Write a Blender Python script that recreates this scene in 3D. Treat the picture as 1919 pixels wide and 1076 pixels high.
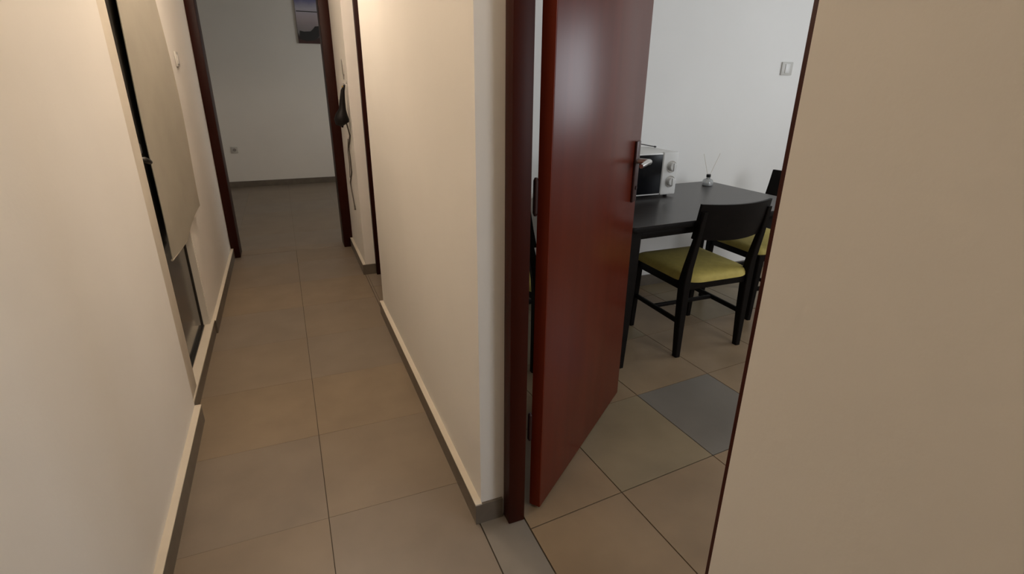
import bpy, bmesh, math, random
from mathutils import Matrix, Vector
random.seed(4)
for o in list(bpy.data.objects): bpy.data.objects.remove(o)
S = bpy.context.scene; C = S.collection
PI = math.pi

# ---------------------------------------------------------------- camera, world, light
cam = bpy.data.cameras.new('camera'); co = bpy.data.objects.new('camera', cam); C.objects.link(co); S.camera = co
cam.sensor_width = 36; cam.lens = 994.5 / 1919 * 36; cam.clip_start = 0.02
CR = ((0.92352471, -0.13108294, 0.3604433), (-0.38343532, -0.33739273, 0.85973455), (0.00891441, -0.93219279, -0.36185236))
co.matrix_world = Matrix([[CR[i][0], -CR[i][1], -CR[i][2], (0, 0, 1.37)[i]] for i in range(3)] + [[0, 0, 0, 1]])

w = bpy.data.worlds.new('world'); S.world = w; w.use_nodes = True
w.node_tree.nodes['Background'].inputs[0].default_value = (0.75, 0.85, 1.0, 1)
w.node_tree.nodes['Background'].inputs[1].default_value = 1.0

def lamp(name, kind, loc, energy, col, size=0.1, size_y=None, rot=(0, 0, 0)):
    l = bpy.data.lights.new(name, kind); l.energy = energy; l.color = col
    if kind == 'AREA':
        l.size = size
        if size_y: l.shape = 'RECTANGLE'; l.size_y = size_y
        else: l.shape = 'DISK'
    else: l.shadow_soft_size = size
    o = bpy.data.objects.new(name, l); C.objects.link(o); o.location = loc; o.rotation_euler = rot
    return o
# warm ceiling lamp of the corridor, daylight of the kitchen window, daylight of the far room window
lamp('corridor_lamp', 'POINT', (-0.06, 2.9, 2.42), 31.5, (1.0, 0.82, 0.65), 0.12)
lamp('entry_lamp', 'POINT', (0.27, 1.05, 2.42), 10.5, (1.0, 0.77, 0.54), 0.12)
lamp('kitchen_daylight', 'AREA', (4.75, 1.2, 1.68), 29, (0.90, 0.95, 1.0), 1.0, 1.5, (0, PI / 2, 0))
lamp('kitchen_side_fill', 'AREA', (2.6, -1.42, 1.65), 32, (0.95, 0.97, 1.0), 1.3, 1.3, (PI / 2, 0, 0))  # unseen fill light, added to brighten the kitchen
lamp('far_room_daylight', 'AREA', (2.75, 6.4, 1.6), 16, (1.0, 0.95, 0.86), 1.3, 1.3, (0, PI / 2, 0))
S.view_settings.view_transform = 'Standard'; S.view_settings.look = 'None'
S.view_settings.gamma = 1; S.view_settings.use_curve_mapping = False
S.view_settings.exposure = 0.0

# ---------------------------------------------------------------- materials
def mat(name, col, rough=0.6, spec=0.5, metal=0, noise=0.0, scale=4, col2=None, bump=0.0, bscale=60, coat=0, stretch=(1, 1, 1), trans=0):
    m = bpy.data.materials.new(name); m.use_nodes = True
    nt = m.node_tree; b = nt.nodes['Principled BSDF']
    b.inputs['Base Color'].default_value = (*col, 1); b.inputs['Roughness'].default_value = rough
    b.inputs['Specular IOR Level'].default_value = spec; b.inputs['Metallic'].default_value = metal
    b.inputs['Coat Weight'].default_value = coat; b.inputs['Coat Roughness'].default_value = 0.15
    b.inputs['Transmission Weight'].default_value = trans
    tc = nt.nodes.new('ShaderNodeTexCoord'); mp = nt.nodes.new('ShaderNodeMapping')
    mp.inputs['Scale'].default_value = stretch
    nt.links.new(tc.outputs['Object'], mp.inputs[0])
    if noise or col2:
        n = nt.nodes.new('ShaderNodeTexNoise'); n.inputs['Scale'].default_value = scale; n.inputs['Detail'].default_value = 4
        nt.links.new(mp.outputs[0], n.inputs['Vector'])
        r = nt.nodes.new('ShaderNodeValToRGB')
        c2 = col2 or tuple(c * (1 - noise) for c in col)
        c1 = tuple(min(1, c * (1 + noise)) for c in col) if not col2 else col
        r.color_ramp.elements[0].position = 0.32; r.color_ramp.elements[0].color = (*c2, 1)
        r.color_ramp.elements[1].position = 0.68; r.color_ramp.elements[1].color = (*c1, 1)
        nt.links.new(n.outputs['Fac'], r.inputs[0]); nt.links.new(r.outputs[0], b.inputs['Base Color'])
    if bump:
        n2 = nt.nodes.new('ShaderNodeTexNoise'); n2.inputs['Scale'].default_value = bscale; n2.inputs['Detail'].default_value = 3
        nt.links.new(mp.outputs[0], n2.inputs['Vector'])
        bp = nt.nodes.new('ShaderNodeBump'); bp.inputs['Strength'].default_value = bump; bp.inputs['Distance'].default_value = 0.002
        nt.links.new(n2.outputs['Fac'], bp.inputs['Height']); nt.links.new(bp.outputs[0], b.inputs['Normal'])
    return m
M = dict(
    wall=mat('wall_paint', (0.82, 0.79, 0.74), 0.75, 0.25, noise=0.02, scale=2, bump=0.15, bscale=90),
    kwall=mat('kitchen_paint', (0.83, 0.815, 0.785), 0.7, 0.25, noise=0.015, scale=2, bump=0.1, bscale=90),
    cream=mat('cream_paint', (0.66, 0.60, 0.50), 0.5, 0.4, noise=0.03, scale=8),
    skirt=mat('skirting_tile', (0.15, 0.125, 0.098), 0.45, 0.4, noise=0.12, scale=14),
    grout=mat('grout', (0.07, 0.056, 0.042), 0.9, 0.2),
    tileA=mat('floor_tile_warm', (0.235, 0.185, 0.135), 0.42, 0.4, noise=0.07, scale=5, bump=0.08, bscale=40),
    tileB=mat('floor_tile_tan', (0.245, 0.188, 0.13), 0.42, 0.4, noise=0.08, scale=6, bump=0.08, bscale=40),
    tileC=mat('floor_tile_grey', (0.225, 0.182, 0.14), 0.40, 0.4, noise=0.07, scale=5, bump=0.08, bscale=40),
    ktileA=mat('kitchen_tile_beige', (0.265, 0.205, 0.125), 0.36, 0.4, noise=0.12, scale=4, bump=0.06, bscale=40),
    ktileB=mat('kitchen_tile_tan', (0.285, 0.20, 0.12), 0.36, 0.4, noise=0.12, scale=4, bump=0.06, bscale=40),
    ktileG=mat('kitchen_tile_grey', (0.19, 0.168, 0.14), 0.33, 0.4, noise=0.08, scale=4, bump=0.06, bscale=40),  # greyer tile, part of the grey is reflected light put into the colour
    thresh=mat('threshold_stone', (0.23, 0.20, 0.165), 0.4, 0.4, noise=0.08, scale=7),
    door=mat('mahogany_door', (0.115, 0.015, 0.005), 0.3, 0.22, col2=(0.09, 0.011, 0.0035), scale=3, stretch=(6, 6, 0.35)),
    litedge=mat('mahogany_lit_edge', (0.20, 0.028, 0.010), 0.45, 0.2, col2=(0.15, 0.02, 0.007), scale=3, stretch=(8, 8, 0.4)),  # door mahogany brightened, light on the hinge edge put into the colour
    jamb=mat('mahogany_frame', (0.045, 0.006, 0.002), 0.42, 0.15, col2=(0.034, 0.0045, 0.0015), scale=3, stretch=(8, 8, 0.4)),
    jambfar=mat('mahogany_frame_dimmed', (0.028, 0.0045, 0.002), 0.45, 0.15, col2=(0.022, 0.0035, 0.0015), scale=3, stretch=(8, 8, 0.4)),  # same mahogany as the near frame, shade put into the colour against the lamp
    black=mat('black_aluminium', (0.012, 0.012, 0.012), 0.35, 0.5),
    glass=mat('dark_tinted_glass', (0.045, 0.042, 0.038), 0.12, 0.5, noise=0.2, scale=2),
    blind=mat('blind_fabric', (0.36, 0.335, 0.28), 0.8, 0.2, noise=0.04, scale=6, bump=0.3, bscale=300),
    chrome=mat('brushed_chrome', (0.75, 0.74, 0.72), 0.25, 0.5, metal=1),
    bronze=mat('dark_metal', (0.05, 0.02, 0.018), 0.4, 0.5, metal=0.3),
    wood=mat('black_brown_wood', (0.006, 0.004, 0.0035), 0.5, 0.14, col2=(0.004, 0.003, 0.0025), scale=5, stretch=(1, 8, 8)),
    top=mat('table_top_wood', (0.03, 0.024, 0.021), 0.3, 0.5, col2=(0.022, 0.017, 0.015), scale=5, stretch=(1, 10, 10)),
    seat=mat('olive_upholstery', (0.46, 0.365, 0.095), 0.7, 0.3, noise=0.08, scale=30, bump=0.2, bscale=500),
    white=mat('white_plastic', (0.68, 0.67, 0.64), 0.35, 0.5),
    mwglass=mat('black_oven_glass', (0.004, 0.004, 0.005), 0.2, 0.12),
    plate=mat('off_white_plastic', (0.56, 0.54, 0.50), 0.4, 0.5),
    hole=mat('socket_hole', (0.03, 0.03, 0.03), 0.6),
    reed=mat('pale_reed', (0.72, 0.66, 0.56), 0.7),
    clear=mat('clear_glass', (0.9, 0.92, 0.92), 0.05, 0.5, trans=0.8),
    label=mat('paper_label', (0.55, 0.55, 0.53), 0.7),
    cord=mat('grey_cord', (0.11, 0.09, 0.075), 0.6),
    pouch=mat('black_leather', (0.005, 0.004, 0.004), 0.5, 0.2, bump=0.2, bscale=120),
    brass=mat('brass', (0.7, 0.5, 0.2), 0.3, metal=1),
    ceil=mat('ceiling_paint', (0.7, 0.69, 0.66), 0.8, 0.2, noise=0.01),
    canvas=mat('canvas_edge', (0.30, 0.27, 0.25), 0.8, 0.2, noise=0.05, scale=20),
)

# ---------------------------------------------------------------- helpers
def link(name, bm, m, parent=None, smooth=False):
    bmesh.ops.recalc_face_normals(bm, faces=bm.faces)
    me = bpy.data.meshes.new(name); bm.to_mesh(me); bm.free(); me.materials.append(M[m] if isinstance(m, str) else m)
    if smooth:
        for p in me.polygons: p.use_smooth = True
        me.set_sharp_from_angle(angle=math.radians(38))
    o = bpy.data.objects.new(name, me); C.objects.link(o); o.parent = parent
    return o
def box(bm, x0, x1, y0, y1, z0, z1, bev=0.0, seg=2):
    r = bmesh.ops.create_cube(bm, size=1)
    vs = r['verts']
    bmesh.ops.scale(bm, vec=(abs(x1 - x0), abs(y1 - y0), abs(z1 - z0)), verts=vs)
    bmesh.ops.translate(bm, vec=((x0 + x1) / 2, (y0 + y1) / 2, (z0 + z1) / 2), verts=vs)
    if bev:
        es = list({e for v in vs for e in v.link_edges})
        bmesh.ops.bevel(bm, geom=es, offset=bev, segments=seg, affect='EDGES', profile=0.5)
def boxes(name, bs, m, parent=None, bev=0.0):
    bm = bmesh.new()
    for b in bs: box(bm, *b, bev=bev)
    return link(name, bm, m, parent, smooth=bev > 0)
def struct(o): o['kind'] = 'structure'; return o
def tag(o, label, cat, group=None):
    o['label'] = label; o['category'] = cat
    if group: o['group'] = group
    return o
def empty(name, loc, rz=0):
    o = bpy.data.objects.new(name, None); C.objects.link(o); o.location = loc; o.rotation_euler = (0, 0, rz)
    o.empty_display_size = 0.1
    return o
def sweep(bm, path, radii, n=10, flat=1.0):
    """tube through points; radii per point"""
    P = [Vector(p) for p in path]
    if not isinstance(radii, (list, tuple)): radii = [radii] * len(P)
    rings = []; prev = None
    for i, p in enumerate(P):
        d = (P[min(i + 1, len(P) - 1)] - P[max(i - 1, 0)]).normalized()
        a = prev if prev else (Vector((0, 0, 1)) if abs(d.z) < 0.9 else Vector((1, 0, 0)))
        u = (a - d * a.dot(d)).normalized(); v = d.cross(u); prev = u
        rings.append([bm.verts.new(p + (u * math.cos(t) + v * math.sin(t) * flat) * radii[i]) for t in [2 * PI * k / n for k in range(n)]])
    for a, b in zip(rings, rings[1:]):
        for k in range(n): bm.faces.new((a[k], a[(k + 1) % n], b[(k + 1) % n], b[k]))
    bm.faces.new(rings[0]); bm.faces.new(rings[-1])
def post(bm, pts, hw, bev=0.004):
    """square-section bar through points; hw = half widths (x, y) at each point"""
    rings = []
    for (x, y, z), (a, b) in zip(pts, hw):
        c = bev
        rings.append([bm.verts.new((x + sx, y + sy, z)) for sx, sy in
                      ((-a + c, -b), (a - c, -b), (a, -b + c), (a, b - c), (a - c, b), (-a + c, b), (-a, b - c), (-a, -b + c))])
    for a, b in zip(rings, rings[1:]):
        for k in range(8): bm.faces.new((a[k], a[(k + 1) % 8], b[(k + 1) % 8], b[k]))
    bm.faces.new(rings[0]); bm.faces.new(rings[-1])
def lathe(bm, prof, n=24, c=(0, 0, 0)):
    rings = [[bm.verts.new((c[0] + r * math.cos(2 * PI * k / n), c[1] + r * math.sin(2 * PI * k / n), c[2] + z)) for k in range(n)] for r, z in prof]
    for a, b in zip(rings, rings[1:]):
        for k in range(n): bm.faces.new((a[k], a[(k + 1) % n], b[(k + 1) % n], b[k]))
    bm.faces.new(rings[0]); bm.faces.new(rings[-1])
def prism(bm, poly, z0, z1):
    a = [bm.verts.new((x, y, z0)) for x, y in poly]; b = [bm.verts.new((x, y, z1)) for x, y in poly]
    n = len(poly); bm.faces.new(a[::-1]); bm.faces.new(b)
    for k in range(n): bm.faces.new((a[k], a[(k + 1) % n], b[(k + 1) % n], b[k]))
def rrect(x0, x1, y0, y1, rs, n=8):
    """rounded rectangle outline, radii order: (x0,y0) (x1,y0) (x1,y1) (x0,y1)"""
    out = []
    for (cx, cy, sx, sy, a0), r in zip(((x0, y0, 1, 1, PI), (x1, y0, -1, 1, 1.5 * PI), (x1, y1, -1, -1, 0), (x0, y1, 1, -1, 0.5 * PI)), rs):
        for k in range(n + 1):
            t = a0 + k / n * PI / 2
            out.append((cx + sx * r + r * math.cos(t), cy + sy * r + r * math.sin(t)))
    return out

# ---------------------------------------------------------------- room shell
WL, WF, WR = -0.495, -0.515, 0.442          # near left wall, far left wall, right wall faces
HZ = 2.6
struct(boxes('wall_left', [(WL - 0.15, WL, -1.2, 2.27, 0, HZ), (WF - 0.13, WF, 3.15, 4.72, 0, HZ), (WL - 0.15, WL, 2.27, 3.15, 2.14, HZ)], 'wall'))
struct(boxes('wall_right', [(WR, 0.565, 1.30, 3.14, 0, HZ), (WR, 0.565, 3.14, 3.90, 2.12, HZ), (WR, 0.565, 3.90, 4.72, 0, HZ), (WR, 0.565, 0.365, 1.30, 2.12, HZ)], 'wall'))
struct(boxes('wall_near_right', [(0.43, 0.565, -1.2, 0.365, 0, HZ)], 'wall'))
struct(boxes('wall_front', [(-0.65, 1.9, -1.32, -1.2, 0, HZ), (3.3, 4.62, -1.32, -1.2, 0, HZ), (1.9, 3.3, -1.32, -1.2, 0, 1.0), (1.9, 3.3, -1.32, -1.2, 2.3, HZ)], 'wall'))
# room beyond the corridor
struct(boxes('wall_back', [(-1.72, 2.5, 8.03, 8.15, 0, HZ)], 'wall'))
struct(boxes('wall_far_left', [(-1.84, -1.72, 4.72, 8.15, 0, HZ)], 'wall'))
struct(boxes('wall_far_right', [(2.5, 2.62, 4.72, 5.7, 0, HZ), (2.5, 2.62, 7.1, 8.15, 0, HZ), (2.5, 2.62, 5.7, 7.1, 0, 0.9), (2.5, 2.62, 5.7, 7.1, 2.2, HZ)], 'wall'))
struct(boxes('wall_far_front', [(-1.84, WF, 4.72, 4.84, 0, HZ), (WR, 2.62, 4.72, 4.84, 0, HZ), (WF, WR, 4.72, 4.84, 2.12, HZ)], 'wall'))
# kitchen
struct(boxes('wall_kitchen_back', [(0.565, 4.5, 2.95, 3.07, 0, HZ)], 'kwall'))
struct(boxes('wall_kitchen_right', [(4.5, 4.62, -1.2, 0.45, 0, HZ), (4.5, 4.62, 1.95, 3.07, 0, HZ), (4.5, 4.62, 0.45, 1.95, 0, 1.15), (4.5, 4.62, 0.45, 1.95, 2.2, HZ)], 'kwall'))
struct(boxes('wall_side_room', [(1.6, 1.7, 3.07, 4.72, 0, HZ)], 'wall'))
struct(boxes('ceiling', [(-1.84, 4.62, -1.32, 8.15, HZ, HZ + 0.1)], 'ceil'))
win = struct(boxes('window_1', [(4.52, 4.60, 0.45, 0.5, 1.15, 2.2), (4.52, 4.60, 1.9, 1.95, 1.15, 2.2), (4.52, 4.60, 0.5, 1.9, 1.15, 1.2), (4.52, 4.60, 0.5, 1.9, 2.15, 2.2), (4.53, 4.59, 1.18, 1.22, 1.2, 2.15)], 'white'))
fill_win = struct(boxes('fill_window', [(1.9, 1.95, -1.30, -1.22, 1.0, 2.3), (3.25, 3.3, -1.30, -1.22, 1.0, 2.3), (1.95, 3.25, -1.30, -1.22, 1.0, 1.05), (1.95, 3.25, -1.30, -1.22, 2.25, 2.3)], 'white'))  # unseen window, added as an opening for the side fill light
win2 = struct(boxes('window_2', [(2.53, 2.60, 5.7, 5.75, 0.9, 2.2), (2.53, 2.60, 7.05, 7.1, 0.9, 2.2), (2.53, 2.60, 5.75, 7.05, 0.9, 0.95), (2.53, 2.60, 5.75, 7.05, 2.15, 2.2)], 'white'))

# floor: dark grout bed with every tile a piece of its own
floor = struct(boxes('floor', [(-1.84, 4.62, -1.32, 8.15, -0.12, -0.004)], 'grout'))
def clip(poly, x0, x1, y0, y1):
    for ax, lim, sg in ((0, x0, 1), (0, x1, -1), (1, y0, 1), (1, y1, -1)):
        out = []
        for i, p in enumerate(poly):
            q = poly[(i + 1) % len(poly)]
            ip, iq = (p[ax] - lim) * sg >= 0, (q[ax] - lim) * sg >= 0
            if ip: out.append(p)
            if ip != iq:
                t = (lim - p[ax]) / (q[ax] - p[ax]); out.append((p[0] + t * (q[0] - p[0]), p[1] + t * (q[1] - p[1])))
        poly = out
        if len(poly) < 3: return []
    return poly
def area(p): return abs(sum(p[i][0] * p[(i + 1) % len(p)][1] - p[(i + 1) % len(p)][0] * p[i][1] for i in range(len(p)))) / 2
def tiles(org, u, v, rect, gu, gv, mats, special={}):
    for i in range(-12, 13):
        for j in range(-14, 16):
            a, b = (i + gu / 2, i + 1 - gu / 2), (j + gv / 2, j + 1 - gv / 2)
            poly = [(org[0] + s * u[0] + t * v[0], org[1] + s * u[1] + t * v[1]) for s, t in ((a[0], b[0]), (a[1], b[0]), (a[1], b[1]), (a[0], b[1]))]
            poly = clip(poly, *rect)
            if not poly or area(poly) < 0.001: continue
            bm = bmesh.new(); prism(bm, poly, -0.006, random.uniform(-0.0004, 0.0))
            h = (i * 7 + j * 13 + i * j * 5) % len(mats)
            link('tile', bm, special.get((i, j), mats[h]), floor)
P = 0.48
# corridor
tiles((-0.027, 1.503), (P, 0), (0, P), (-0.65, 0.432, -1.2, 4.72), 0.005, 0.0022, ['tileA', 'tileB', 'tileC'])
# far room, same grid
tiles((-0.027, 1.503), (P, 0), (0, P), (-1.72, 2.5, 4.724, 8.03), 0.002, 0.002, ['tileA', 'tileC', 'tileA'])
# side room
tiles((0.45, 3.14), (P, 0), (0, P), (0.436, 1.6, 3.08, 4.71), 0.006, 0.004, ['tileA', 'tileC'])
# threshold strip below the kitchen door
for y0, y1 in ((0.37, 0.83), (0.834, 1.30)):
    bm = bmesh.new(); prism(bm, [(0.436, y0), (0.577, y0), (0.577, y1), (0.436, y1)], -0.006, 0.0); link('threshold_slab', bm, 'thresh', floor)
# kitchen, laid a few degrees off the corridor
tiles((1.40, 1.272), (0.448, 0.036), (-0.026, 0.474), (0.582, 4.5, -1.2, 2.95), 0.009, 0.009, ['ktileA', 'ktileB', 'ktileA'],
      {(0, 0): 'ktileG', (0, 1): 'ktileB', (-1, -1): 'ktileB', (0, -1): 'ktileB', (-1, 0): 'ktileA'})

# ---------------------------------------------------------------- skirting
SK = 0.082
def skirting(name, runs, capw=True):
    """runs: boxes in plan (x0,x1,y0,y1)"""
    b = struct(boxes(name, [(x0, x1, y0, y1, 0, SK - 0.005) for x0, x1, y0, y1 in runs], 'skirt'))
    if capw: boxes('painted_capping', [(x0, x1, y0, y1, SK - 0.005, SK) for x0, x1, y0, y1 in runs], 'cream', b)
    return b
skirting('baseboard_left', [(WL, WL + 0.024, -1.2, 2.27), (WF, WF + 0.02, 3.19, 4.70)])
skirting('baseboard_right', [(WR - 0.022, WR, 1.29, 3.14), (WR - 0.020, WR, 3.892, 4.70)])
skirting('baseboard_near_right', [(0.41, 0.43, -1.2, 0.36)])
skirting('baseboard_reveal', [(WR, 0.515, 1.29, 1.30), (WR, 0.515, 3.892, 3.90)], False)
skirting('baseboard_back', [(-1.72, 2.5, 8.015, 8.03)], False)
skirting('baseboard_kitchen', [(0.565, 4.5, 2.937, 2.95)], False)

# raised sill under the glazed door on the left
sill = struct(boxes('trim_1', [(-0.60, -0.505, 2.27, 3.19, 0, 0.079)], 'skirt'))
boxes('sill_top', [(-0.60, -0.500, 2.272, 3.188, 0.079, 0.088)], 'cream', sill)

# ---------------------------------------------------------------- glazed door on the left with its blind
struct(boxes('trim_2', [(-0.56, -0.503, 2.272, 2.425, 0.088, 2.14)], 'cream', bev=0.004))
struct(boxes('trim_3', [(-0.56, -0.517, 3.13, 3.15, 0.088, 2.14)], 'wall'))
d2 = struct(boxes('door_2', [(-0.585, -0.54, 2.425, 2.50, 0.09, 2.13), (-0.585, -0.548, 3.118, 3.13, 0.09, 2.13),
                             (-0.585, -0.54, 2.50, 3.105, 0.09, 0.10), (-0.585, -0.54, 2.50, 3.105, 2.06, 2.13)], 'black', bev=0.002))
boxes('glass_pane', [(-0.562, -0.554, 2.50, 3.118, 0.10, 2.06)], 'glass', d2)
bm = bmesh.new(); box(bm, -0.54, -0.532, 2.445, 2.485, 0.94, 1.16, bev=0.003)
link('lock_plate', bm, 'bronze', d2, True)
bm = bmesh.new(); sweep(bm, [(-0.532, 2.465, 1.075), (-0.515, 2.465, 1.075), (-0.508, 2.475, 1.073), (-0.507, 2.55, 1.055)], [0.010, 0.010, 0.012, 0.010], 10)
box(bm, -0.534, -0.51, 2.447, 2.483, 1.095, 1.135, bev=0.006)
link('lever_handle', bm, 'black', d2, True)
lamp_back = struct(boxes('wall_balcony', [(-0.66, -0.645, 2.27, 3.15, 0, 2.14)], 'wall'))

# roller blind: near edge flat to the glass, far edge swinging out into the corridor
rb = empty('roller_blind', (-0.52, 2.9, 0.6))
def blind_x(y): t = (y - 2.645) / 0.70; return -0.528 + 0.062 * t ** 1.6 + 0.006 * math.sin(6 * t)
def blind_zb(y): t = (y - 2.645) / 0.70; return 0.612 + 0.02 * t + 0.09 * max(0, t - 0.42) / 0.58
bm = bmesh.new(); NY, NZ = 24, 16; T = 0.003
grid = {}
for s in (0, 1):
    for i in range(NY + 1):
        y = 2.645 + 0.675 * i / NY
        for k in range(NZ + 1):
            t = k / NZ; z = blind_zb(y) * (1 - t) + 2.05 * t
            x = blind_x(y) * (1 - t ** 3) + (-0.525) * t ** 3 + 0.004 * math.sin(9 * t + 5 * y) * (1 - t)
            if x < -0.512 and y > 3.12: x = -0.508
            grid[s, i, k] = bm.verts.new((x - T * s, y + 0.075 * (z - 0.6), z))
for s in (0, 1):
    for i in range(NY):
        for k in range(NZ): bm.faces.new((grid[s, i, k], grid[s, i + 1, k], grid[s, i + 1, k + 1], grid[s, i, k + 1]))
for i in range(NY):
    for k in (0, NZ): bm.faces.new((grid[0, i, k], grid[0, i + 1, k], grid[1, i + 1, k], grid[1, i, k]))
for k in range(NZ):
    for i in (0, NY): bm.faces.new((grid[0, i, k], grid[0, i, k + 1], grid[1, i, k + 1], grid[1, i, k]))
def settle(o, root):                      # world-placed mesh becomes the child of a root away from the origin
    o.parent = root; o.matrix_parent_inverse = Matrix.LocRotScale(root.location, root.rotation_euler, None).inverted(); return o
settle(link('fabric', bm, 'blind', None, True), rb)
bm = bmesh.new(); sweep(bm, [(blind_x(y) - 0.001, y, blind_zb(y) + 0.002) for y in [2.645 + 0.30 * i / 8 for i in range(9)]], 0.005, 8)
settle(link('bottom_bar', bm, 'cream', None, True), rb)
bm = bmesh.new(); sweep(bm, [(-0.525, 2.60, 2.07), (-0.525, 3.12, 2.07)], 0.024, 14)
settle(link('roller_tube', bm, 'cream', None, True), rb)
tag(rb, 'pale roller blind hanging half down over the dark glazed door on the left', 'blind')

# ---------------------------------------------------------------- kitchen door frame and door
struct(boxes('trim_4', [(0.521, 0.577, 1.250, 1.300, 0, 2.12), (0.521, 0.577, 0.365, 0.450, 0, 2.12), (0.521, 0.577, 0.450, 1.250, 2.05, 2.12)], 'jamb', bev=0.003))
struct(boxes('trim_5', [(0.566, 0.578, 1.3005, 1.345, 0, 2.16), (0.566, 0.578, 0.32, 0.3645, 0, 2.16)], 'jamb', bev=0.002))
DL, DT = 0.83, 0.04
# local frame: x along the leaf from the hinge, y = face away from the viewer (0) to face seen (-DT)
HX, HY = 0.620, 1.304
ang = math.atan2(1.79 - 1.271, 1.295 - 0.645)
bm = bmesh.new(); box(bm, 0.0, DL, -DT, 0, 0.008, 2.03, bev=0.0025)
d1 = struct(link('door_1', bm, 'door', None, True)); d1.location = (HX, HY, 0); d1.rotation_euler = (0, 0, ang)
bm = bmesh.new(); box(bm, -0.002, 0.0005, -DT + 0.001, -0.001, 0.01, 2.028); link('lit_edge_strip', bm, 'litedge', d1)  # thin strip added to make the hinge edge look better lit
for side in (-1, 1):
    yb = -DT if side < 0 else 0
    f = lambda d: yb + side * d
    bm = bmesh.new(); box(bm, DL - 0.075, DL - 0.028, min(f(0), f(0.010)), max(f(0), f(0.010)), 0.925, 1.16, bev=0.003)
    pl = link('backplate', bm, 'bronze', d1, True)
    bm = bmesh.new()
    sweep(bm, [(DL - 0.05, f(0.008), 1.085), (DL - 0.05, f(0.045), 1.085), (DL - 0.056, f(0.056), 1.085), (DL - 0.10, f(0.060), 1.088), (DL - 0.165, f(0.056), 1.082)],
          [0.011, 0.010, 0.011, 0.010, 0.008], 12)
    link('lever_handle', bm, 'chrome', d1, True)
    bm = bmesh.new(); sweep(bm, [(DL - 0.05, f(0.009), 0.98), (DL - 0.05, f(0.014), 0.98)], 0.008, 12); link('keyhole_rose', bm, 'bronze', d1, True)
bm = bmesh.new(); box(bm, DL - 0.001, DL + 0.002, -0.031, -0.009, 0.95, 1.14, bev=0.0008); link('latch_plate', bm, 'chrome', d1, True)
for z in (0.28, 1.03, 1.78):
    bm = bmesh.new(); sweep(bm, [(-0.004, 0.004, z), (-0.004, 0.004, z + 0.09)], 0.0075, 12)
    sweep(bm, [(-0.004, 0.004, z - 0.008), (-0.004, 0.004, z)], [0.004, 0.0075], 12); sweep(bm, [(-0.004, 0.004, z + 0.09), (-0.004, 0.004, z + 0.098)], [0.0075, 0.004], 12)
    link('hinge', bm, 'bronze', d1, True)

# ---------------------------------------------------------------- doorway at the corridor end, side door on the right
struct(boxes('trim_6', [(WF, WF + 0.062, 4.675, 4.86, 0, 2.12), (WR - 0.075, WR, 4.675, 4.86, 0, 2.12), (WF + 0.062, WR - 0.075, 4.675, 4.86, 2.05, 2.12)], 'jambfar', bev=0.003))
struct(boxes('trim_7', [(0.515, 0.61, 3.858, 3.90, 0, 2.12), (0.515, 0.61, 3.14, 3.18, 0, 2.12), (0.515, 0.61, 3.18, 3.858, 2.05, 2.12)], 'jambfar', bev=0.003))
d3 = struct(boxes('door_3', [(0.572, 0.61, 3.181, 3.857, 0.006, 2.048)], 'door', bev=0.002))
bm = bmesh.new(); sweep(bm, [(0.572, 3.24, 1.08), (0.53, 3.24, 1.08), (0.524, 3.25, 1.08), (0.522, 3.36, 1.075)], [0.01, 0.01, 0.01, 0.008], 10)
link('lever_handle', bm, 'chrome', d3, True)

# ---------------------------------------------------------------- dining table
def dining_table():
    t = empty('dining_table', (2.01, 2.395, 0), math.radians(2.4))
    L, W = 1.27, 0.83
    prof = rrect(-L / 2, L / 2, -W / 2, W / 2, (0.05, 0.17, 0.06, 0.05), 8)
    bm = bmesh.new(); prism(bm, prof, 0.722, 0.7465)
    es = [e for e in bm.edges if abs(e.verts[0].co.z - e.verts[1].co.z) < 1e-6]
    bmesh.ops.bevel(bm, geom=es, offset=0.005, segments=2, affect='EDGES', profile=0.5)
    link('tabletop', bm, 'wood', t, True)
    bm = bmesh.new(); prism(bm, rrect(-L / 2 + .004, L / 2 - .004, -W / 2 + .004, W / 2 - .004, (0.046, 0.166, 0.056, 0.046), 8), 0.7465, 0.7495); link('top_surface', bm, 'top', t)
    for (x0, x1, y0, y1) in ((-L/2+.08, L/2-.08, -W/2+.045, -W/2+.067), (-L/2+.08, L/2-.08, W/2-.067, W/2-.045), (-L/2+.045, -L/2+.067, -W/2+.07, W/2-.07), (L/2-.067, L/2-.045, -W/2+.07, W/2-.07)):
        bm = bmesh.new(); box(bm, x0, x1, y0, y1, 0.675, 0.724, bev=0.003); link('apron', bm, 'wood', t, True)
    for sx in (-1, 1):
        for sy in (-1, 1):
            x, y = sx * (L / 2 - 0.062), sy * (W / 2 - 0.057)
            bm = bmesh.new(); post(bm, [(x + sx * .012, y + sy * .010, 0), (x, y, 0.45), (x, y, 0.724)], [(0.017, 0.017), (0.029, 0.029), (0.034, 0.034)])
            link('leg', bm, 'wood', t, True)
    tag(t, 'black-brown dining table with rounded corners, under the microwave', 'table')
    bm = bmesh.new(); gp = [bm.verts.new(p) for p in ((0.27, -W/2+.045, 0.724), (0.385, -W/2+.045, 0.724), (0.345, -W/2+.045, 0.635), (0.29, -W/2+.045, 0.655), (0.27, -W/2+.07, 0.724), (0.385, -W/2+.07, 0.724), (0.345, -W/2+.07, 0.635), (0.29, -W/2+.07, 0.655))]
    for f in ((0,1,2,3),(7,6,5,4),(0,4,5,1),(1,5,6,2),(2,6,7,3),(3,7,4,0)): bm.faces.new([gp[q] for q in f])
    link('apron_bracket', bm, 'wood', t)
    return t
dining_table()

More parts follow.
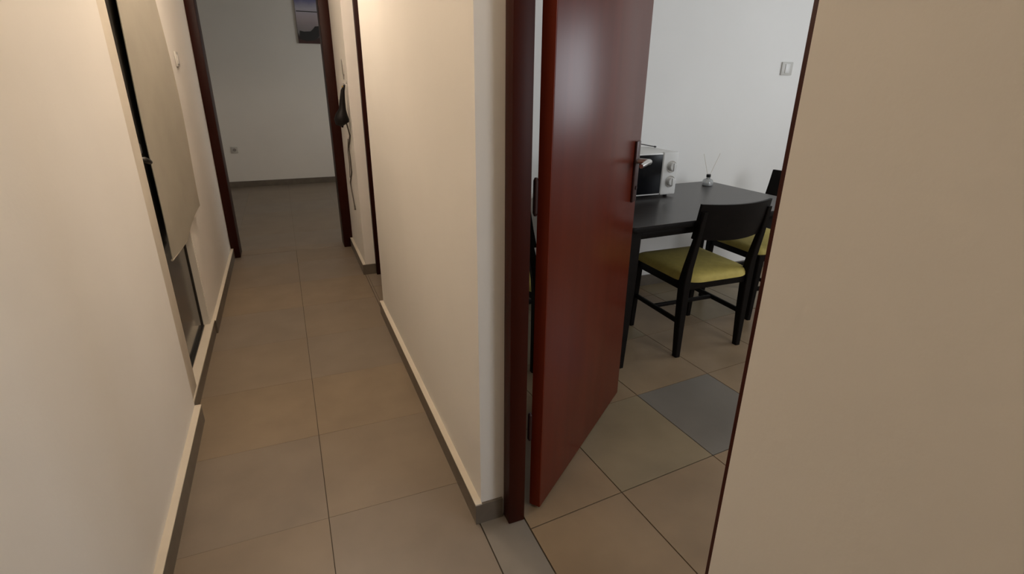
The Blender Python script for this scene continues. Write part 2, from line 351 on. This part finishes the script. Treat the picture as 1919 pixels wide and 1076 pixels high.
# ---------------------------------------------------------------- chairs
def chair():
    """faces +y, origin on the floor under the seat centre"""
    t = empty('dining_chair', (0, 0, 0))
    W, Y0, Y1 = 0.205, -0.215, 0.205
    for s in (-1, 1):
        bm = bmesh.new()
        post(bm, [(s * W, Y0 + 0.005, 0), (s * W, Y0 + 0.012, 0.20), (s * W, Y0 + 0.015, 0.42), (s * (W - .002), Y0 + 0.005, 0.50), (s * (W - .004), Y0 - 0.030, 0.66), (s * (W - .006), Y0 - 0.055, 0.80)],
             [(0.015, 0.017), (0.019, 0.022), (0.021, 0.026), (0.019, 0.022), (0.016, 0.016), (0.013, 0.011)])
        link('rear_leg', bm, 'wood', t, True)
        bm = bmesh.new()
        post(bm, [(s * (W + .004), Y1 + 0.008, 0), (s * W, Y1 - .003, 0.42)], [(0.014, 0.014), (0.021, 0.021)])
        link('front_leg', bm, 'wood', t, True)
        bm = bmesh.new(); box(bm, s * W - 0.009, s * W + 0.009, Y0 + 0.03, Y1 - 0.01, 0.185, 0.21, bev=0.004)
        link('side_stretcher', bm, 'wood', t, True)
    bm = bmesh.new(); box(bm, -W + 0.01, W - 0.01, 0.02, 0.04, 0.187, 0.208, bev=0.004); link('cross_stretcher', bm, 'wood', t, True)
    # seat frame
    bm = bmesh.new()
    box(bm, -W + .01, W - .01, Y0 + .005, Y0 + .030, 0.375, 0.425, bev=0.004); box(bm, -W + .01, W - .01, Y1 - .012, Y1 + .012, 0.375, 0.425, bev=0.004)
    for s in (-1, 1): box(bm, s * W - 0.011, s * W + 0.011, Y0 + .02, Y1, 0.375, 0.425, bev=0.004)
    link('seat_frame', bm, 'wood', t, True)
    # upholstered seat: rounded, crowned
    bm = bmesh.new(); n = 10
    lay = [(0.0, 0.422), (0.002, 0.436), (0.010, 0.450), (0.030, 0.460), (0.075, 0.466), (0.13, 0.468)]
    rings = []
    for ins, z in lay:
        pr = rrect(-0.222 + ins, 0.222 - ins, Y0 - 0.022 + ins, Y1 + 0.032 - ins, tuple(max(0.012, r - ins * .8) for r in (0.11, 0.11, 0.05, 0.05)), n)
        rings.append([bm.verts.new((x, y - 0.0, z)) for x, y in pr])
    for a, b in zip(rings, rings[1:]):
        for k in range(len(a)): bm.faces.new((a[k], a[(k + 1) % len(a)], b[(k + 1) % len(a)], b[k]))
    bm.faces.new(rings[0]); bm.faces.new(rings[-1])
    link('seat', bm, 'seat', t, True)
    # curved backrest board
    bm = bmesh.new(); N = 16; g = {}
    for i in range(N + 1):
        u = -1 + 2 * i / N; x = u * 0.216; yc = Y0 - 0.078 + 0.045 * u * u
        zt = 0.832 + 0.004 * (u * u); zb = 0.658 - 0.012 * (1 - u * u)
        for k, (z, dy) in enumerate(((zb, 0.018), (zb, 0.032), ((zb + zt) / 2, 0.012), (zt, -0.004), (zt, -0.018), ((zb + zt) / 2, -0.004))):
            g[i, k] = bm.verts.new((x, yc + dy, z))
    for i in range(N):
        for k in range(6): bm.faces.new((g[i, k], g[i, (k + 1) % 6], g[i + 1, (k + 1) % 6], g[i + 1, k]))
    for i in (0, N): bm.faces.new([g[i, k] for k in range(6)])
    link('backrest', bm, 'wood', t, True)
    return t
def copy_tree(o, parent=None):
    c = o.copy(); C.objects.link(c); c.parent = parent
    for ch in list(o.children): copy_tree(ch, c)
    return c
ch = chair(); ch.location = (2.0, 2.195, 0); ch.rotation_euler = (0, 0, math.radians(-1))
tag(ch, 'black wooden chair with olive seat and curved back, nearest, in front of the table', 'chair', 'dining chairs')
spots = [((2.73, 2.42, 0), 90, 'black chair with olive seat at the right table end, cut off by near wall'),
         ((1.225, 2.33, 0), -90, 'black chair with olive seat glimpsed through the gap between door and frame')]
for loc, a, lab in spots:
    c = copy_tree(ch); c.location = loc; c.rotation_euler = (0, 0, math.radians(a)); c['label'] = lab

# ---------------------------------------------------------------- microwave
mw = empty('microwave', (1.85, 2.62, 0.75), math.radians(0))
# local: front at y=-0.12, x -0.24..0.226
bm = bmesh.new(); box(bm, -0.24, 0.226, -0.105, 0.165, 0.012, 0.252, bev=0.012, seg=3); link('casing', bm, 'white', mw, True)
bm = bmesh.new(); box(bm, 0.118, 0.226, -0.125, -0.103, 0.010, 0.254, bev=0.009, seg=3); link('control_panel', bm, 'white', mw, True)
bm = bmesh.new(); box(bm, -0.24, 0.116, -0.122, -0.104, 0.014, 0.250, bev=0.004); dd = link('oven_door', bm, 'white', mw, True)
bm = bmesh.new(); box(bm, -0.232, 0.114, -0.125, -0.120, 0.022, 0.242, bev=0.002); link('door_glass', bm, 'mwglass', dd, True)
for z in (0.172, 0.088):
    bm = bmesh.new(); sweep(bm, [(0.178, -0.124, z), (0.178, -0.130, z)], 0.033, 24); k = link('dial_ring', bm, 'chrome', mw, True)
    bm = bmesh.new(); sweep(bm, [(0.178, -0.129, z), (0.178, -0.147, z), (0.178, -0.150, z)], [0.025, 0.023, 0.020], 24); box(bm, 0.174, 0.182, -0.156, -0.146, z - 0.021, z + 0.021, bev=0.002)
    link('dial_knob', bm, 'white', k, True)
for sx in (-0.2, 0.19):
    for sy in (-0.08, 0.13):
        bm = bmesh.new(); lathe(bm, [(0.012, 0), (0.014, 0.012)], 12, (sx, sy, 0)); link('foot', bm, 'hole', mw, True)
tag(mw, 'white microwave with black glass door and two round dials on the table', 'microwave')
# thin rod lying on the microwave
bm = bmesh.new(); sweep(bm, [(0, 0.02, 0.006), (0, 0.24, 0.006)], 0.0028, 8); sweep(bm, [(0, 0.008, 0.006), (0, 0.022, 0.006)], [0.005, 0.005], 8)
rod = tag(link('thin_rod', bm, 'hole', None, True), 'thin dark rod with a small tip on top of the microwave', 'rod'); rod.location = (2.060, 2.69, 1.003)

# ---------------------------------------------------------------- reed diffuser
df = empty('reed_diffuser', (2.50, 2.70, 0.75))
bm = bmesh.new(); lathe(bm, [(0.030, 0), (0.034, 0.004), (0.034, 0.026), (0.028, 0.038), (0.012, 0.046), (0.011, 0.056)], 24); link('bottle', bm, 'clear', df, True)
bm = bmesh.new(); lathe(bm, [(0.029, 0.003), (0.031, 0.006), (0.031, 0.018), (0.029, 0.019)], 24); link('oil', bm, 'label', df, True)
bm = bmesh.new(); lathe(bm, [(0.0125, 0.052), (0.014, 0.054), (0.014, 0.070), (0.010, 0.072)], 20); link('collar', bm, 'black', df, True)
for dx, dy in ((-0.052, 0.01), (0.07, 0.0)):
    bm = bmesh.new(); sweep(bm, [(-dx * .15, -dy * .15, 0.02), (dx, dy, 0.20)], 0.0014, 6); link('reed', bm, 'reed', df, True)
tag(df, 'small clear reed diffuser bottle with dark collar at the far corner of the table', 'diffuser')

# ---------------------------------------------------------------- wall plates
def plate_y(name, x0, x1, z0, z1, y, lab, cat, holes):
    bm = bmesh.new(); box(bm, x0, x1, y - 0.010, y, z0, z1, bev=0.003); o = tag(link(name, bm, 'plate', None, True), lab, cat)
    cx, cz = (x0 + x1) / 2, (z0 + z1) / 2
    if holes == 'socket':
        bm = bmesh.new(); sweep(bm, [(cx, y - 0.009, cz), (cx, y - 0.0115, cz)], 0.021, 20); link('socket_face', bm, 'canvas', o, True)
        for s in (-1, 1):
            bm = bmesh.new(); sweep(bm, [(cx + s * 0.01, y - 0.010, cz), (cx + s * 0.01, y - 0.0125, cz)], 0.0028, 8); link('socket_hole', bm, 'hole', o)
    else:
        bm = bmesh.new(); box(bm, cx - 0.021, cx + 0.021, y - 0.014, y - 0.008, z0 + 0.012, z1 - 0.012, bev=0.002); link('rocker', bm, 'white', o, True)
    return o
plate_y('light_switch', 3.235, 3.335, 1.425, 1.51, 2.95, 'white switch plate on the kitchen wall above the table', 'switch', 'rocker')
plate_y('power_socket', -0.660, -0.580, 0.45, 0.53, 8.03, 'grey-white power socket low on the far room wall', 'socket', 'socket')
bm = bmesh.new(); box(bm, WF, WF + 0.010, 3.78, 3.86, 1.43, 1.51, bev=0.003); sw = tag(link('light_switch', bm, 'plate', None, True), 'pale switch plate on the left corridor wall behind the blind edge', 'switch')
bm = bmesh.new(); box(bm, WF + 0.008, WF + 0.013, 3.80, 3.84, 1.445, 1.495, bev=0.002); link('rocker', bm, 'white', sw, True)

# ---------------------------------------------------------------- picture on the far wall
def picture_material():
    m = bpy.data.materials.new('harbour_print'); m.use_nodes = True; nt = m.node_tree; b = nt.nodes['Principled BSDF']
    b.inputs['Roughness'].default_value = 0.6
    tc = nt.nodes.new('ShaderNodeTexCoord'); sp = nt.nodes.new('ShaderNodeSeparateXYZ')
    nz = nt.nodes.new('ShaderNodeTexNoise'); nz.inputs['Scale'].default_value = 7; nz.inputs['Detail'].default_value = 5
    nt.links.new(tc.outputs['Object'], nz.inputs['Vector']); nt.links.new(tc.outputs['Object'], sp.inputs[0])
    ad = nt.nodes.new('ShaderNodeMath'); ad.operation = 'MULTIPLY_ADD'; ad.inputs[1].default_value = 0.10; ad.inputs[2].default_value = -0.05
    nt.links.new(nz.outputs['Fac'], ad.inputs[0])
    s2 = nt.nodes.new('ShaderNodeMath'); s2.operation = 'ADD'; nt.links.new(sp.outputs['Z'], s2.inputs[0]); nt.links.new(ad.outputs[0], s2.inputs[1])
    r = nt.nodes.new('ShaderNodeValToRGB'); r.color_ramp.interpolation = 'LINEAR'
    els = [(0.0, (0.09, 0.035, 0.03)), (0.12, (0.05, 0.03, 0.03)), (0.20, (0.24, 0.23, 0.23)), (0.40, (0.40, 0.34, 0.36)), (0.52, (0.48, 0.42, 0.46)), (0.66, (0.50, 0.48, 0.56)), (0.8, (0.20, 0.20, 0.36)), (1.0, (0.14, 0.17, 0.38))]
    while len(r.color_ramp.elements) < len(els): r.color_ramp.elements.new(0.5)
    for e, (p, c) in zip(r.color_ramp.elements, els): e.position = p; e.color = (*c, 1)
    mul = nt.nodes.new('ShaderNodeMath'); mul.operation = 'DIVIDE'; mul.inputs[1].default_value = 0.62; nt.links.new(s2.outputs[0], mul.inputs[0])
    nt.links.new(mul.outputs[0], r.inputs[0]); nt.links.new(r.outputs[0], b.inputs['Base Color'])
    return m
pc = empty('canvas_picture', (0.34, 8.03, 1.80))
bm = bmesh.new(); box(bm, 0.0, 0.75, -0.022, -0.001, 0.0, 0.62, bev=0.002); link('canvas', bm, 'canvas', pc, True)
bm = bmesh.new(); box(bm, 0.004, 0.746, -0.024, -0.0215, 0.004, 0.616); link('print', bm, picture_material(), pc)
bm = bmesh.new(); box(bm, 0.012, 0.746, -0.0255, -0.0235, 0.368, 0.378); link('jetty_line', bm, 'hole', pc)
bm = bmesh.new()
prof = [(0.02, 0.05), (0.10, 0.03), (0.20, 0.04), (0.26, 0.09), (0.29, 0.16), (0.28, 0.21), (0.22, 0.205), (0.19, 0.17), (0.16, 0.145), (0.08, 0.14), (0.03, 0.15)]
va = [bm.verts.new((x, -0.0235, z)) for x, z in prof]; vb = [bm.verts.new((x, -0.0255, z)) for x, z in prof]
bm.faces.new(va); bm.faces.new(vb)
for q in range(len(prof)): bm.faces.new((va[q], va[(q + 1) % len(prof)], vb[(q + 1) % len(prof)], vb[q]))
link('dark_boat', bm, 'hole', pc)
tag(pc, 'unframed canvas print of a grey seaside view on the far room wall', 'picture')

# ---------------------------------------------------------------- black pouch hanging on the corridor wall with its cord
hp = empty('hanging_pouch', (0.40, 3.98, 1.07))
bm = bmesh.new()
sweep(bm, [(0.425, 3.97, 1.335), (0.41, 3.97, 1.30), (0.402, 3.975, 1.24), (0.397, 3.98, 1.18), (0.389, 3.98, 1.145), (0.385, 3.98, 1.115), (0.388, 3.98, 1.088), (0.393, 3.98, 1.075)],
      [0.006, 0.013, 0.018, 0.024, 0.040, 0.050, 0.046, 0.020], 14)
settle(link('pouch_body', bm, 'pouch', None, True), hp)
bm = bmesh.new(); sweep(bm, [(0.385, 3.98, 1.085), (0.385, 3.98, 1.06)], [0.012, 0.006], 10); settle(link('toggle', bm, 'pouch', None, True), hp)
bm = bmesh.new(); sweep(bm, [(0.415, 3.962, 1.325), (0.405, 3.962, 1.325)], 0.006, 10); settle(link('brass_stud', bm, 'brass', None, True), hp)
bm = bmesh.new(); sweep(bm, [(0.436, 3.962, 1.335), (0.415, 3.962, 1.345)], 0.003, 8); sweep(bm, [(0.445, 3.962, 1.35), (0.438, 3.962, 1.35)], 0.012, 12); settle(link('hook', bm, 'chrome', None, True), hp)
bm = bmesh.new()
pts = [(0.415, 3.99, 1.09), (0.435, 4.03, 1.00), (0.437, 4.21, 0.90), (0.436, 4.17, 0.80), (0.437, 4.18, 0.72), (0.436, 4.33, 0.62), (0.437, 4.30, 0.56), (0.436, 4.20, 0.47), (0.437, 4.17, 0.44)]
sweep(bm, pts, [0.005] * 8 + [0.009], 8)
sweep(bm, [(0.437, 4.20, 0.96), (0.436, 4.28, 0.86), (0.437, 4.27, 0.76), (0.436, 4.32, 0.66)], 0.003, 6)
settle(link('cord', bm, 'cord', None, True), hp)
tag(hp, 'black pear-shaped pouch hanging on the corridor wall with a dangling grey cord', 'pouch')
bm = bmesh.new(); box(bm, 0.435, WR, 4.06, 4.14, 1.40, 1.50, bev=0.003)
wp = tag(link('doorbell_box', bm, 'plate', None, True), 'small pale wall box above the black hanging pouch', 'box')
bm = bmesh.new(); box(bm, 0.433, 0.436, 4.065, 4.072, 1.37, 1.49); link('grey_wire', bm, 'cord', wp)
